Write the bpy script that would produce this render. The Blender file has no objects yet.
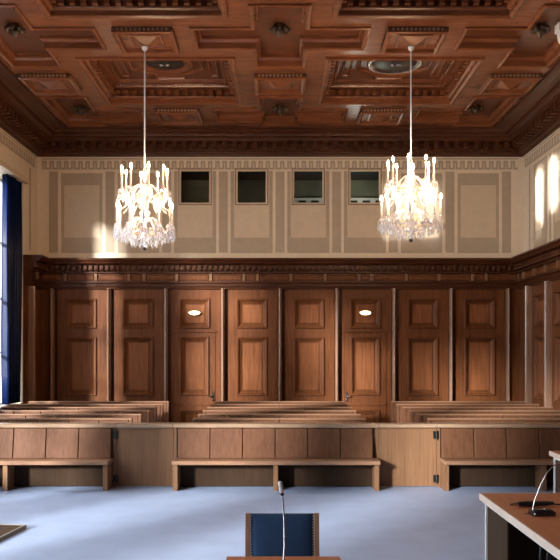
import bpy, math, random
from mathutils import Vector
random.seed(7)
SC = bpy.context.scene
COL = SC.collection
F_PX = 815.0            # focal length in pixels of the 560 px frame
CAM_Z = 2.0
HW, YB, YF = 5.66, 19.0, -4.0      # half width, back wall, wall behind the camera
ZC = 7.0                            # underside of the ceiling rails

# ------------------------------------------------------------------ materials
def new_mat(name):
    m = bpy.data.materials.new(name); m.use_nodes = True
    nt = m.node_tree; b = nt.nodes['Principled BSDF']
    return m, nt, b

def wood(name, light, dark, scale=(14, 14, 0.9), rough=0.42, spec=0.4, contrast=(0.3, 0.72)):
    m, nt, b = new_mat(name)
    tc = nt.nodes.new('ShaderNodeTexCoord'); mp = nt.nodes.new('ShaderNodeMapping')
    mp.inputs['Scale'].default_value = scale
    nt.links.new(tc.outputs['Object'], mp.inputs['Vector'])
    n1 = nt.nodes.new('ShaderNodeTexNoise'); n1.inputs['Scale'].default_value = 1.6
    n1.inputs['Detail'].default_value = 6; n1.inputs['Roughness'].default_value = 0.62
    n1.inputs['Distortion'].default_value = 0.5
    nt.links.new(mp.outputs[0], n1.inputs['Vector'])
    n2 = nt.nodes.new('ShaderNodeTexNoise'); n2.inputs['Scale'].default_value = 1.1; n2.inputs['Detail'].default_value = 2
    nt.links.new(tc.outputs['Object'], n2.inputs['Vector'])
    mx = nt.nodes.new('ShaderNodeMath'); mx.operation = 'MULTIPLY_ADD'
    mx.inputs[1].default_value = 0.68
    sc2 = nt.nodes.new('ShaderNodeMath'); sc2.operation = 'MULTIPLY'; sc2.inputs[1].default_value = 0.32
    nt.links.new(n2.outputs[0], sc2.inputs[0]); nt.links.new(n1.outputs[0], mx.inputs[0]); nt.links.new(sc2.outputs[0], mx.inputs[2])
    r = nt.nodes.new('ShaderNodeValToRGB')
    r.color_ramp.elements[0].position = contrast[0]; r.color_ramp.elements[0].color = (*dark, 1)
    r.color_ramp.elements[1].position = contrast[1]; r.color_ramp.elements[1].color = (*light, 1)
    nt.links.new(mx.outputs[0], r.inputs[0]); nt.links.new(r.outputs[0], b.inputs['Base Color'])
    b.inputs['Roughness'].default_value = rough
    b.inputs['Specular IOR Level'].default_value = spec
    return m

def plain(name, col, rough=0.6, spec=0.3, metal=0.0, mottle=0.0, mscale=6.0):
    m, nt, b = new_mat(name)
    b.inputs['Base Color'].default_value = (*col, 1)
    b.inputs['Roughness'].default_value = rough
    b.inputs['Specular IOR Level'].default_value = spec
    b.inputs['Metallic'].default_value = metal
    if mottle:
        tc = nt.nodes.new('ShaderNodeTexCoord')
        n = nt.nodes.new('ShaderNodeTexNoise'); n.inputs['Scale'].default_value = mscale; n.inputs['Detail'].default_value = 5
        nt.links.new(tc.outputs['Object'], n.inputs['Vector'])
        r = nt.nodes.new('ShaderNodeValToRGB')
        r.color_ramp.elements[0].position = 0.3; r.color_ramp.elements[1].position = 0.7
        r.color_ramp.elements[0].color = (*[c * (1 - mottle) for c in col], 1)
        r.color_ramp.elements[1].color = (*[min(1, c * (1 + mottle)) for c in col], 1)
        nt.links.new(n.outputs[0], r.inputs[0]); nt.links.new(r.outputs[0], b.inputs['Base Color'])
    return m

def glow(name, col, strength):
    m, nt, b = new_mat(name)
    b.inputs['Base Color'].default_value = (*col, 1)
    b.inputs['Emission Color'].default_value = (*col, 1)
    b.inputs['Emission Strength'].default_value = strength
    return m

def glass(name, tint=(0.97, 0.98, 0.98), refl=0.06):
    m = bpy.data.materials.new(name); m.use_nodes = True
    nt = m.node_tree; nt.nodes.clear()
    out = nt.nodes.new('ShaderNodeOutputMaterial'); mix = nt.nodes.new('ShaderNodeMixShader')
    tr = nt.nodes.new('ShaderNodeBsdfTransparent'); tr.inputs[0].default_value = (*tint, 1)
    gl = nt.nodes.new('ShaderNodeBsdfGlossy'); gl.inputs['Roughness'].default_value = 0.02
    lw = nt.nodes.new('ShaderNodeLayerWeight'); lw.inputs[0].default_value = 0.5
    pw = nt.nodes.new('ShaderNodeMath'); pw.operation = 'POWER'; pw.inputs[1].default_value = 5.0
    fr = nt.nodes.new('ShaderNodeMath'); fr.operation = 'MULTIPLY_ADD'; fr.inputs[1].default_value = 0.9; fr.inputs[2].default_value = 0.04
    nt.links.new(lw.outputs['Facing'], pw.inputs[0]); nt.links.new(pw.outputs[0], fr.inputs[0])
    nt.links.new(fr.outputs[0], mix.inputs[0]); nt.links.new(tr.outputs[0], mix.inputs[1]); nt.links.new(gl.outputs[0], mix.inputs[2])
    nt.links.new(mix.outputs[0], out.inputs[0])
    return m

def crystal(name):
    m = bpy.data.materials.new(name); m.use_nodes = True
    nt = m.node_tree; nt.nodes.clear()
    out = nt.nodes.new('ShaderNodeOutputMaterial'); mix = nt.nodes.new('ShaderNodeMixShader'); mix2 = nt.nodes.new('ShaderNodeMixShader')
    tr = nt.nodes.new('ShaderNodeBsdfTransparent'); tr.inputs[0].default_value = (0.95, 0.96, 1, 1)
    tl = nt.nodes.new('ShaderNodeBsdfTranslucent'); tl.inputs[0].default_value = (0.95, 0.95, 0.95, 1)
    gl = nt.nodes.new('ShaderNodeBsdfGlossy'); gl.inputs['Roughness'].default_value = 0.12; gl.inputs[0].default_value = (1, 1, 1, 1)
    mix.inputs[0].default_value = 0.3; mix2.inputs[0].default_value = 0.3
    nt.links.new(tr.outputs[0], mix.inputs[1]); nt.links.new(tl.outputs[0], mix.inputs[2])
    nt.links.new(mix.outputs[0], mix2.inputs[1]); nt.links.new(gl.outputs[0], mix2.inputs[2])
    nt.links.new(mix2.outputs[0], out.inputs[0])
    return m

def fabric(name, col, translucent=0.0, rough=0.85):
    m, nt, b = new_mat(name)
    tc = nt.nodes.new('ShaderNodeTexCoord'); n = nt.nodes.new('ShaderNodeTexNoise')
    n.inputs['Scale'].default_value = 60; n.inputs['Detail'].default_value = 4
    nt.links.new(tc.outputs['Object'], n.inputs['Vector'])
    r = nt.nodes.new('ShaderNodeValToRGB')
    r.color_ramp.elements[0].color = (*[c * 0.7 for c in col], 1); r.color_ramp.elements[1].color = (*[min(1, c * 1.3) for c in col], 1)
    nt.links.new(n.outputs[0], r.inputs[0]); nt.links.new(r.outputs[0], b.inputs['Base Color'])
    b.inputs['Roughness'].default_value = rough; b.inputs['Sheen Weight'].default_value = 0.0 if translucent else 0.15; b.inputs['Specular IOR Level'].default_value = 0.2
    if translucent:
        tl = nt.nodes.new('ShaderNodeBsdfTranslucent'); nt.links.new(r.outputs[0], tl.inputs[0])
        mix = nt.nodes.new('ShaderNodeMixShader'); mix.inputs[0].default_value = translucent
        nt.links.new(b.outputs[0], mix.inputs[1]); nt.links.new(tl.outputs[0], mix.inputs[2])
        nt.links.new(mix.outputs[0], nt.nodes['Material Output'].inputs[0])
    return m

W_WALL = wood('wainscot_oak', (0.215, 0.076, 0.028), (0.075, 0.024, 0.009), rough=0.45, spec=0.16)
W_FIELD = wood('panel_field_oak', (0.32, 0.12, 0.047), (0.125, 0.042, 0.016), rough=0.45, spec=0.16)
W_DARK = wood('cornice_oak', (0.115, 0.036, 0.014), (0.042, 0.012, 0.005), scale=(1.2, 14, 14), rough=0.40, spec=0.25)
W_POST = wood('highlit_strip_oak', (0.36, 0.21, 0.14), (0.22, 0.12, 0.075), rough=0.2, spec=0.9)  # paled so that the strips' highlights sit in the colour
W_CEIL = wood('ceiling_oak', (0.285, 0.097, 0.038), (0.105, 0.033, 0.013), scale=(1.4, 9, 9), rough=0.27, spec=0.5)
W_CEILD = wood('shaded_recess_oak', (0.19, 0.065, 0.026), (0.07, 0.023, 0.009), scale=(1.4, 9, 9), rough=0.38, spec=0.5)  # darker copy of the ceiling oak, recess shade put into the colour
W_PEW = wood('pew_oak', (0.20, 0.084, 0.040), (0.085, 0.034, 0.016), scale=(22, 22, 1.0), rough=0.55, spec=0.22)
W_RAIL = wood('rail_oak', (0.44, 0.30, 0.20), (0.27, 0.165, 0.10), scale=(1.0, 20, 20), rough=0.36)
W_SEAT = wood('seat_oak', (0.36, 0.20, 0.12), (0.25, 0.13, 0.075), scale=(3.0, 40, 40), rough=0.36)
W_GATE = wood('gate_oak', (0.31, 0.16, 0.08), (0.15, 0.072, 0.034), scale=(20, 20, 0.7), rough=0.5, spec=0.25)
W_DESK = wood('desk_cherry', (0.52, 0.17, 0.07), (0.36, 0.10, 0.04), scale=(20, 2.0, 20), rough=0.42, spec=0.5)
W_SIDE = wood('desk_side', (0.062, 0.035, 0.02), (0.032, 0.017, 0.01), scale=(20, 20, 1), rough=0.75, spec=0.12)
W_EDGE = wood('pale_edge', (0.72, 0.60, 0.50), (0.55, 0.42, 0.34), scale=(20, 2, 20), rough=0.45)
W_CHAIR = wood('chair_oak', (0.42, 0.22, 0.12), (0.26, 0.12, 0.06), scale=(25, 25, 2), rough=0.4)
CREAM = plain('cream_plaster', (0.80, 0.68, 0.52), 0.55, 0.3, mottle=0.04)
TAN = plain('tan_paint', (0.49, 0.385, 0.275), 0.55, 0.3, mottle=0.05)
PANELP = plain('pale_panel_paint', (0.68, 0.545, 0.39), 0.5, 0.3, mottle=0.04)
LINO = plain('blue_linoleum', (0.42, 0.525, 0.76), 0.5, 0.35, mottle=0.07, mscale=3.0)
WHITEP = plain('white_paint', (0.78, 0.78, 0.76), 0.4)
BLACK = plain('black_plastic', (0.012, 0.012, 0.014), 0.35, 0.5)
BLACKM = plain('dark_metal', (0.05, 0.045, 0.04), 0.35, 0.5, metal=0.8)
BRONZE = plain('aged_bronze', (0.10, 0.07, 0.045), 0.32, 0.5, metal=0.7)
CHROME = plain('grey_metal', (0.55, 0.55, 0.56), 0.25, 0.5, metal=1.0)
BRASS = plain('brass', (0.75, 0.52, 0.24), 0.28, 0.5, metal=1.0)
STEELP = plain('pale_metal', (0.72, 0.71, 0.70), 0.35, 0.5)
BLUEF = fabric('blue_upholstery', (0.025, 0.055, 0.12))
CURT = fabric('blue_curtain', (0.003, 0.012, 0.06), translucent=0.12, rough=0.42)
CRYS = crystal('cut_crystal')
CANDLE = plain('ivory_candle', (0.62, 0.57, 0.5), 0.5)
BULB = glow('warm_bulb', (1.0, 0.66, 0.40), 320.0)
EXIT = glow('lit_lens', (1.0, 0.93, 0.80), 5.0)
PANE = glass('window_glass')
GREEN = plain('gallery_green', (0.17, 0.185, 0.135), 0.7, mottle=0.2, mscale=2)
GREEND = plain('gallery_dark', (0.03, 0.03, 0.025), 0.7)
FACADE = plain('facade_render', (0.55, 0.49, 0.50), 0.8, mottle=0.05)
ROUGHG = plain('asphalt', (0.2, 0.2, 0.2), 0.9)
PLATB = wood('platform_oak', (0.075, 0.04, 0.022), (0.04, 0.02, 0.011), scale=(3, 20, 20), rough=0.7, spec=0.15)

# ------------------------------------------------------------------ geometry helpers
class Fr:
    def __init__(s, O, U, V, N):
        s.O, s.U, s.V, s.N = Vector(O), Vector(U), Vector(V), Vector(N)
    def pt(s, u, v, n=0.0):
        return s.O + s.U * u + s.V * v + s.N * n
WORLD = Fr((0, 0, 0), (1, 0, 0), (0, 1, 0), (0, 0, 1))
F_BACK = Fr((0, YB, 0), (1, 0, 0), (0, 0, 1), (0, -1, 0))
F_RIGHT = Fr((HW, 0, 0), (0, -1, 0), (0, 0, 1), (-1, 0, 0))
F_LEFT = Fr((-HW, 0, 0), (0, 1, 0), (0, 0, 1), (1, 0, 0))
F_CEIL = Fr((0, 0, ZC), (1, 0, 0), (0, -1, 0), (0, 0, -1))

class MB:
    def __init__(s): s.v, s.f, s.m, s.sm = [], [], [], []
    def add(s, verts, faces, m=0, smooth=False):
        o = len(s.v); s.v += [tuple(p) for p in verts]
        for f in faces:
            s.f.append([i + o for i in f]); s.m.append(m); s.sm.append(smooth)
        return s
    def obox(s, F, u0, u1, v0, v1, n0, n1, m=0):
        P = [F.pt(u, v, n) for n in (n0, n1) for v in (v0, v1) for u in (u0, u1)]
        return s.add(P, [(0, 2, 3, 1), (4, 5, 7, 6), (0, 1, 5, 4), (2, 6, 7, 3), (0, 4, 6, 2), (1, 3, 7, 5)], m)
    def box(s, x0, x1, y0, y1, z0, z1, m=0): return s.obox(WORLD, x0, x1, y0, y1, z0, z1, m)
    def quad(s, F, u0, u1, v0, v1, n=0, m=0):
        return s.add([F.pt(u0, v0, n), F.pt(u1, v0, n), F.pt(u1, v1, n), F.pt(u0, v1, n)], [(0, 1, 2, 3)], m)
    def plate(s, F, u0, u1, v0, v1, holes, n=0, m=0):
        """flat face at height n with polygonal rectilinear holes (lists of rectangles)"""
        us = sorted({round(x, 5) for x in [u0, u1] + [h[i] for h in holes for i in (0, 1)] if u0 <= x <= u1})
        vs = sorted({round(x, 5) for x in [v0, v1] + [h[i] for h in holes for i in (2, 3)] if v0 <= x <= v1})
        for a, b in zip(us, us[1:]):
            for c, d in zip(vs, vs[1:]):
                x, y = (a + b) / 2, (c + d) / 2
                if not any(h[0] < x < h[1] and h[2] < y < h[3] for h in holes):
                    s.quad(F, a, b, c, d, n, m)
        return s
    def loops(s, F, poly, prof, cap=True, m=0, capm=None):
        n = len(poly); rings = []
        dirs = []
        for i in range(n):
            a, b = poly[i], poly[(i + 1) % n]; L = math.hypot(b[0] - a[0], b[1] - a[1])
            dirs.append((-(b[1] - a[1]) / L, (b[0] - a[0]) / L))
        for ins, out in prof:
            ring = []
            for i in range(n):
                n1, n2 = dirs[i - 1], dirs[i]; k = 1 + n1[0] * n2[0] + n1[1] * n2[1]
                ring.append(F.pt(poly[i][0] + ins * (n1[0] + n2[0]) / k, poly[i][1] + ins * (n1[1] + n2[1]) / k, out))
            rings.append(ring)
        verts = [p for r in rings for p in r]
        faces = [(j * n + i, j * n + (i + 1) % n, (j + 1) * n + (i + 1) % n, (j + 1) * n + i) for j in range(len(prof) - 1) for i in range(n)]
        s.add(verts, faces, m)
        if cap:
            s.add(rings[-1], [tuple(range(n))], m if capm is None else capm)
        return s
    def blocks(s, F, poly, ins, depth, o0, o1, w, pitch, m=0, edges=None):
        """small blocks standing along the inside of a polygon outline"""
        n = len(poly)
        for i in range(n):
            if edges is not None and i not in edges: continue
            a, b = Vector((*poly[i], 0)), Vector((*poly[(i + 1) % n], 0))
            t = (b - a); L = t.length; t = t / L; q = Vector((-t.y, t.x, 0))
            k = max(1, int(round((L - 2 * ins - w) / pitch))); st = (L - 2 * ins - w) / k if k else 0
            if L - 2 * ins < w: continue
            for j in range(k + 1):
                c0 = a + t * (ins + j * st); P = []
                for o in (o0, o1):
                    for dd in (ins, ins + depth):
                        for tt in (0, w):
                            p = c0 + t * tt + q * dd; P.append(F.pt(p.x, p.y, o))
                s.add(P, [(0, 2, 3, 1), (4, 5, 7, 6), (0, 1, 5, 4), (2, 6, 7, 3), (0, 4, 6, 2), (1, 3, 7, 5)], m)
        return s
    def extr(s, F, prof, u0, u1, m=0):
        """closed profile of (n, v) points extruded along u"""
        k = len(prof)
        P = [F.pt(u0, v, n) for n, v in prof] + [F.pt(u1, v, n) for n, v in prof]
        return s.add(P, [tuple(range(k)), tuple(range(2 * k - 1, k - 1, -1))] + [(i, i + k, (i + 1) % k + k, (i + 1) % k) for i in range(k)], m)
    def bead(s, c, r, m=0):
        c = Vector(c)
        P = [c + Vector(d) * r for d in ((1, 0, 0), (-1, 0, 0), (0, 1, 0), (0, -1, 0), (0, 0, 1), (0, 0, -1))]
        return s.add(P, [(0, 2, 4), (2, 1, 4), (1, 3, 4), (3, 0, 4), (2, 0, 5), (1, 2, 5), (3, 1, 5), (0, 3, 5)], m, True)
    def tube(s, pts, r, n=8, m=0, caps=True):
        pts = [Vector(p) for p in pts]; rr = r if isinstance(r, (list, tuple)) else [r] * len(pts)
        P = []; ref = None
        for i, p in enumerate(pts):
            t = (pts[min(i + 1, len(pts) - 1)] - pts[max(i - 1, 0)]).normalized()
            if ref is None: ref = Vector((1, 0, 0)) if abs(t.x) < 0.8 else Vector((0, 1, 0))
            a = (ref - t * ref.dot(t)).normalized(); b = t.cross(a); ref = a
            P += [p + (a * math.cos(2 * math.pi * j / n) + b * math.sin(2 * math.pi * j / n)) * rr[i] for j in range(n)]
        fs = [(i * n + j, i * n + (j + 1) % n, (i + 1) * n + (j + 1) % n, (i + 1) * n + j) for i in range(len(pts) - 1) for j in range(n)]
        s.add(P, fs, m, True)
        if caps:
            k = len(pts) - 1
            s.add(P[:n], [tuple(range(n - 1, -1, -1))], m); s.add(P[k * n:], [tuple(range(n))], m)
        return s
    def lathe(s, prof, c=(0, 0, 0), n=16, m=0, F=None, sm=True):
        c = Vector(c); P = []
        for r, z in prof:
            for j in range(n):
                a = 2 * math.pi * j / n
                P.append(c + Vector((r * math.cos(a), r * math.sin(a), z)))
        fs = [(i * n + j, i * n + (j + 1) % n, (i + 1) * n + (j + 1) % n, (i + 1) * n + j) for i in range(len(prof) - 1) for j in range(n)]
        return s.add(P, fs, m, sm)
    def build(s, name, mats, parent=None, bevel=0, loc=None):
        me = bpy.data.meshes.new(name)
        me.from_pydata(s.v, [], s.f)
        for mt in (mats if isinstance(mats, (list, tuple)) else [mats]): me.materials.append(mt)
        me.polygons.foreach_set('material_index', s.m); me.polygons.foreach_set('use_smooth', s.sm)
        me.update()
        o = bpy.data.objects.new(name, me); COL.objects.link(o)
        if parent is not None: o.parent = parent
        if loc is not None: o.location = loc
        if bevel:
            b = o.modifiers.new('edge', 'BEVEL'); b.width = bevel; b.segments = 2; b.limit_method = 'ANGLE'; b.angle_limit = 0.6
        return o

def struct(o): o['kind'] = 'structure'; return o
def tag(o, label, cat, group=None):
    o['label'] = label; o['category'] = cat
    if group: o['group'] = group
    return o
def thing(name, label, cat, loc=(0, 0, 0), rz=0, group=None):
    o = bpy.data.objects.new(name, None); COL.objects.link(o)
    o.location = loc; o.rotation_euler = (0, 0, rz); o.empty_display_size = 0.1
    return tag(o, label, cat, group)
def dup(root, loc, label, rz=0, group=None):
    r = root.copy(); COL.objects.link(r); r.location = loc; r.rotation_euler = (0, 0, rz); r['label'] = label
    if group: r['group'] = group
    for ch in list(root.children):
        c = ch.copy(); COL.objects.link(c); c.parent = r
        for g in list(ch.children):
            d = g.copy(); COL.objects.link(d); d.parent = c
    return r
def rect(u0, u1, v0, v1): return [(u0, v0), (u1, v0), (u1, v1), (u0, v1)]

# ------------------------------------------------------------------ room shell
floor = struct(MB().box(-HW - 0.5, HW + 0.5, YF - 0.3, YB + 0.3, -0.2, 0.0).build('floor', LINO))

# ---- ceiling: rails at ZC, coffers, crosses, drop panels, cornice
PX = 4.28                                  # lattice pitch
ROWP = 13.07                               # y of the chandelier row of crosses
INX, INY = 0.84, 0.84
def cross_poly(cx, cy, aw=0.46, ax=1.41, ay=1.30):
    c = (cx, -cy)
    pts = [(-aw, -ay), (aw, -ay), (aw, -aw), (ax, -aw), (ax, aw), (aw, aw), (aw, ay), (-aw, ay), (-aw, aw), (-ax, aw), (-ax, -aw), (-aw, -aw)]
    return [(c[0] + a, c[1] + b) for a, b in pts]
UL, VL0, VL1 = HW - INX, -(YB - INY), -YF   # ceiling field limits in (u, v)
def cross_clip(cx, cy, aw=0.46, ax=1.41, ay=1.30):
    """cross outline cut by the limits of the ceiling field"""
    x0, x1 = max(cx - ax, -UL + 0.04), min(cx + ax, UL - 0.04)
    y0, y1 = -cy - ay, -cy + ay
    y0 = max(y0, VL0 + 0.04)
    pts = []
    if -cy - aw - y0 > 0.08: pts += [(cx - aw, y0), (cx + aw, y0), (cx + aw, -cy - aw)]; lo = -cy - aw
    else: lo = max(-cy - aw, y0)
    cut_r, cut_l = x1 - (cx + aw) < 0.12, (cx - aw) - x0 < 0.12
    if not pts: pts = [(x0 if not cut_l else cx - aw, lo), (x1 if not cut_r else cx + aw, lo)]; low_cut = True
    else: low_cut = False
    hi = -cy + aw
    if not cut_r:
        if not low_cut: pts += [(x1, lo)]
        pts += [(x1, hi), (cx + aw, hi)]
    elif not low_cut: pts = pts[:-1]
    pts += [(cx + aw, y1), (cx - aw, y1)]
    if not cut_l:
        pts += [(cx - aw, hi), (x0, hi)]
        if not low_cut: pts += [(x0, lo), (cx - aw, lo)]
    rs = [(cx - aw, cx + aw, y0, y1), (x0 if not cut_l else cx - aw, x1 if not cut_r else cx + aw, lo, hi)]
    return pts, rs
holes = []; crosses = []; coffers = []; drops = []
for j in range(-1, 2):
    for i in (-1, 0, 1):
        cy = ROWP + PX * j
        if cy < 7 : continue
        p, rs = cross_clip(PX * i, cy); crosses.append((PX * i, cy, p)); holes += rs
for j in range(-1, 1):
    for sx in (-1, 1):
        cx, cy = sx * PX / 2, ROWP + PX / 2 + PX * j
        coffers.append((cx, cy)); holes.append((cx - 1.36, cx + 1.36, -cy - 1.29, -cy + 1.29))
for j in range(-1, 2):
    cy = ROWP + PX * j
    for sx in (-1, 1):
        if cy > 10: drops.append((sx * PX / 2, cy))
for j in range(-1, 1):
    for i in (-1, 0, 1):
        drops.append((PX * i, ROWP + PX / 2 + PX * j))
ceiling = MB().plate(F_CEIL, -HW, HW, -YB, -YF, holes).box(-HW - 0.5, HW + 0.5, YF - 0.3, YB + 0.3, ZC + 0.9, ZC + 1.1).build('ceiling', W_CEIL)
struct(ceiling)
for cx, cy, poly in crosses:
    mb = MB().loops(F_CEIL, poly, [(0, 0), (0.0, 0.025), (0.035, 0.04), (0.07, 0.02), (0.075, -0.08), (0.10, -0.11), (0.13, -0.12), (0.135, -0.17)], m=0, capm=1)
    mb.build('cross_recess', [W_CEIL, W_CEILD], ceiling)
def coffer(cx, cy):
    po = rect(cx - 1.36, cx + 1.36, -cy - 1.29, -cy + 1.29)
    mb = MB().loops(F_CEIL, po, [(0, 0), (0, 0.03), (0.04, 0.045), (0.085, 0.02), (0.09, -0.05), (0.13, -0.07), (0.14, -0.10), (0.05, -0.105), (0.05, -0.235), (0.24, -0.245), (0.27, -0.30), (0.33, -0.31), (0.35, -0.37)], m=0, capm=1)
    mb.blocks(F_CEIL, po, 0.05, 0.155, -0.11, -0.205, 0.08, 0.175, 0)
    mb.blocks(F_CEIL, po, 0.27, 0.04, -0.262, -0.292, 0.035, 0.075, 0)
    # octagonal ring and side panels on the field
    R = 0.70; k = R * math.tan(math.pi / 8)
    octo = [(cx - k, -cy - R * 0.86), (cx + k, -cy - R * 0.86), (cx + R, -cy - k), (cx + R, -cy + k), (cx + k, -cy + R * 0.86), (cx - k, -cy + R * 0.86), (cx - R, -cy + k), (cx - R, -cy - k)]
    mb.loops(F_CEIL, octo, [(0, -0.37), (0.0, -0.335), (0.03, -0.315), (0.06, -0.335), (0.07, -0.37)], cap=False)
    for sx in (-1, 1):
        a, b = sorted((cx + sx * 0.78, cx + sx * 0.96))
        mb.loops(F_CEIL, rect(a, b, -cy - 0.72, -cy + 0.72), [(0, -0.37), (0, -0.34), (0.03, -0.33), (0.05, -0.36)], capm=1)
    for sy in (-1, 1):
        a, b = sorted((-cy + sy * 0.68, -cy + sy * 0.88))
        mb.loops(F_CEIL, rect(cx - 0.3, cx + 0.3, a, b), [(0, -0.37), (0, -0.34), (0.03, -0.33), (0.05, -0.36)], capm=1)
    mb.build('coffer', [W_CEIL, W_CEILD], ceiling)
for c in coffers: coffer(*c)
for cx, cy in drops:
    h = 0.47; po = rect(cx - h, cx + h, -cy - h, -cy + h)
    mb = MB().loops(F_CEIL, po, [(0, 0), (0.03, 0), (0.03, 0.05), (0.0, 0.06), (0.0, 0.085), (0.045, 0.10), (0.075, 0.085), (0.085, 0.03), (0.20, 0.03), (0.20, 0.055), (0.24, 0.06), (0.255, 0.04), (0.27, 0.04), (0.469, 0.14)], m=0)
    mb.blocks(F_CEIL, po, 0.002, 0.03, 0.012, 0.048, 0.035, 0.07, 1)
    mb.build('drop_panel', [W_CEIL, W_RAIL], ceiling)
room = rect(-HW, HW, -YB, -YF)
cor = MB().loops(F_CEIL, room, [(0, 0.50), (0.05, 0.50), (0.06, 0.46), (0.11, 0.44), (0.12, 0.40), (0.17, 0.385), (0.18, 0.24), (0.40, 0.22), (0.41, 0.16), (0.50, 0.14), (0.52, 0.09), (0.60, 0.075), (0.64, 0.03), (0.74, 0.025), (0.76, 0.05), (INX, 0.05), (INX, 0.0)], cap=False)
cor.blocks(F_CEIL, room, 0.18, 0.17, 0.36, 0.225, 0.10, 0.23, 0, edges=(0, 1, 3))
cor.blocks(F_CEIL, room, 0.52, 0.035, 0.11, 0.08, 0.05, 0.10, 0, edges=(0, 1, 3))
cor.blocks(F_CEIL, room, 0.12, 0.03, 0.425, 0.385, 0.05, 0.10, 0, edges=(0, 1, 3))
cor.build('ceiling_cornice', W_DARK, ceiling)

# ---- painted walls
ZW0 = 4.10                                   # top of the wainscot
def meander(mb, F, u0, u1, z0=6.205, z1=6.44, m=1, pitch=0.168, t=0.045):
    k = int((u1 - u0) / pitch); u = u0 + ((u1 - u0) - k * pitch) / 2
    mb.obox(F, u0, u1, z1, z1 + 0.03, 0, 0.004, m)
    for i in range(k):
        a = u + i * pitch
        mb.obox(F, a, a + t, z0, z1 - 0.03, 0, 0.004, m)
        mb.obox(F, a + t, a + pitch / 2 + t / 2, z1 - 0.03 - t, z1 - 0.03, 0, 0.004, m)
        mb.obox(F, a + pitch / 2 - t / 2 + 0.0, a + pitch / 2 + t / 2, z0 + t, z1 - 0.03 - t, 0, 0.004, m)
        mb.obox(F, a + pitch / 2 - t / 2, a + pitch, z0, z0 + t, 0, 0.004, m)
BAY = 1.32
wz = (5.43, 6.175)                            # gallery window opening
wh = [((k + 0.5) * BAY - 0.335, (k + 0.5) * BAY + 0.335) for k in (-2, -1, 0, 1)]
hol = [(a, b, wz[0], wz[1]) for a, b in wh]
mb = MB().plate(F_BACK, -HW - 0.5, HW + 0.5, 0, ZC + 0.9, hol, 0, 0)
mb.plate(F_BACK, -HW - 0.5, HW + 0.5, 0, ZC + 0.9, hol, -0.06, 0)
for a, b in wh:                              # reveals
    mb.quad(Fr((a, YB, 0), (0, 1, 0), (0, 0, 1), (1, 0, 0)), 0, 0.06, *wz)
    mb.quad(Fr((b, YB, 0), (0, 1, 0), (0, 0, 1), (1, 0, 0)), 0, 0.06, *wz)
    mb.quad(Fr((0, YB, wz[0]), (1, 0, 0), (0, 1, 0), (0, 0, 1)), a, b, 0, 0.06)
    mb.quad(Fr((0, YB, wz[1]), (1, 0, 0), (0, 1, 0), (0, 0, 1)), a, b, 0, 0.06)
meander(mb, F_BACK, -HW + 0.1, HW - 0.1)
for k in range(-4, 5):                       # painted pilasters
    mb.obox(F_BACK, k * BAY - 0.105, k * BAY + 0.105, 4.27, 6.16, 0, 0.004, 1)
for k in range(-4, 4):
    c = (k + 0.5) * BAY
    if k in (-2, -1, 0, 1):
        mb.plate(F_BACK, c - 0.49, c + 0.49, 4.26, 6.17, [(c - 0.335, c + 0.335, *wz), (c - 0.41, c + 0.41, 4.62, 6.17)], 0.004, 1)
        mb.plate(F_BACK, c - 0.41, c + 0.41, 4.62, 6.17, [(c - 0.335, c + 0.335, *wz)], 0.006, 2)
    else:
        mb.obox(F_BACK, c - 0.48, c + 0.48, 4.26, 6.12, 0, 0.004, 1)
        mb.obox(F_BACK, c - 0.41, c + 0.41, 4.62, 5.84, 0, 0.006, 2)
mb.obox(F_BACK, -HW, HW, 6.185, 6.205, 0, 0.012, 0)
wall_back = struct(mb.build('wall_back', [CREAM, TAN, PANELP]))
for i, (a, b) in enumerate(wh):
    w = bpy.data.objects.new('window_%d' % (i + 6), None); COL.objects.link(w); struct(w); w.location = ((a + b) / 2, YB, wz[0])
    FW = Fr((0, 0, 0), (1, 0, 0), (0, 0, 1), (0, -1, 0)); hh = wz[1] - wz[0]
    MB().loops(FW, rect(-0.37, 0.37, -0.035, hh + 0.035), [(0, 0), (0, 0.018), (0.012, 0.024), (0.03, 0.02), (0.042, 0.005), (0.044, -0.03)], cap=False).build('window_frame', PANELP, w)
    MB().loops(FW, rect(-0.384, 0.384, -0.049, hh + 0.049), [(0, 0), (0, 0.015), (0.014, 0.015), (0.014, 0)], cap=False).build('frame_edge', W_DARK, w)
    MB().obox(FW, -0.328, 0.328, 0.006, hh - 0.006, -0.02, -0.014).build('window_pane', PANE, w)
# the gallery room behind the small windows
GZ = 6.52
gal = MB()
gal.plate(F_BACK, -3.3, 3.3, 5.0, GZ, [], -2.7, 0)
gal.box(-3.3, 3.3, YB + 0.06, YB + 2.7, 4.9, 5.0, 1).box(-3.3, 3.3, YB + 0.06, YB + 2.7, GZ, GZ + 0.1, 1)
gal.box(-3.4, -3.3, YB + 0.06, YB + 2.7, 4.9, GZ, 1).box(3.3, 3.4, YB + 0.06, YB + 2.7, 4.9, GZ, 1).box(-0.05, 0.0, YB + 0.6, YB + 2.7, 5.0, GZ, 1)
gal.box(0.0, 3.3, YB + 2.6, YB + 2.68, 5.93, 6.03, 2).box(0.0, 3.3, YB + 2.64, YB + 2.69, 5.6, 5.93, 2)
for q in range(9): gal.box(0.15 + q * 0.34, 0.35 + q * 0.34, YB + 2.58, YB + 2.67, 5.66, 5.96, 1)
struct(gal.build('wall_gallery', [GREEN, GREEND, WHITEP]))
L = bpy.data.lights.new('gallery_lamp', 'POINT'); L.energy = 22; L.color = (0.95, 1.0, 0.85); L.shadow_soft_size = 0.15
lo = bpy.data.objects.new('gallery_lamp', L); COL.objects.link(lo); lo.location = (1.9, YB + 1.5, 5.25)
L = bpy.data.lights.new('gallery_lamp_left', 'POINT'); L.energy = 3; L.color = (0.95, 1.0, 0.85); L.shadow_soft_size = 0.15
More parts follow.
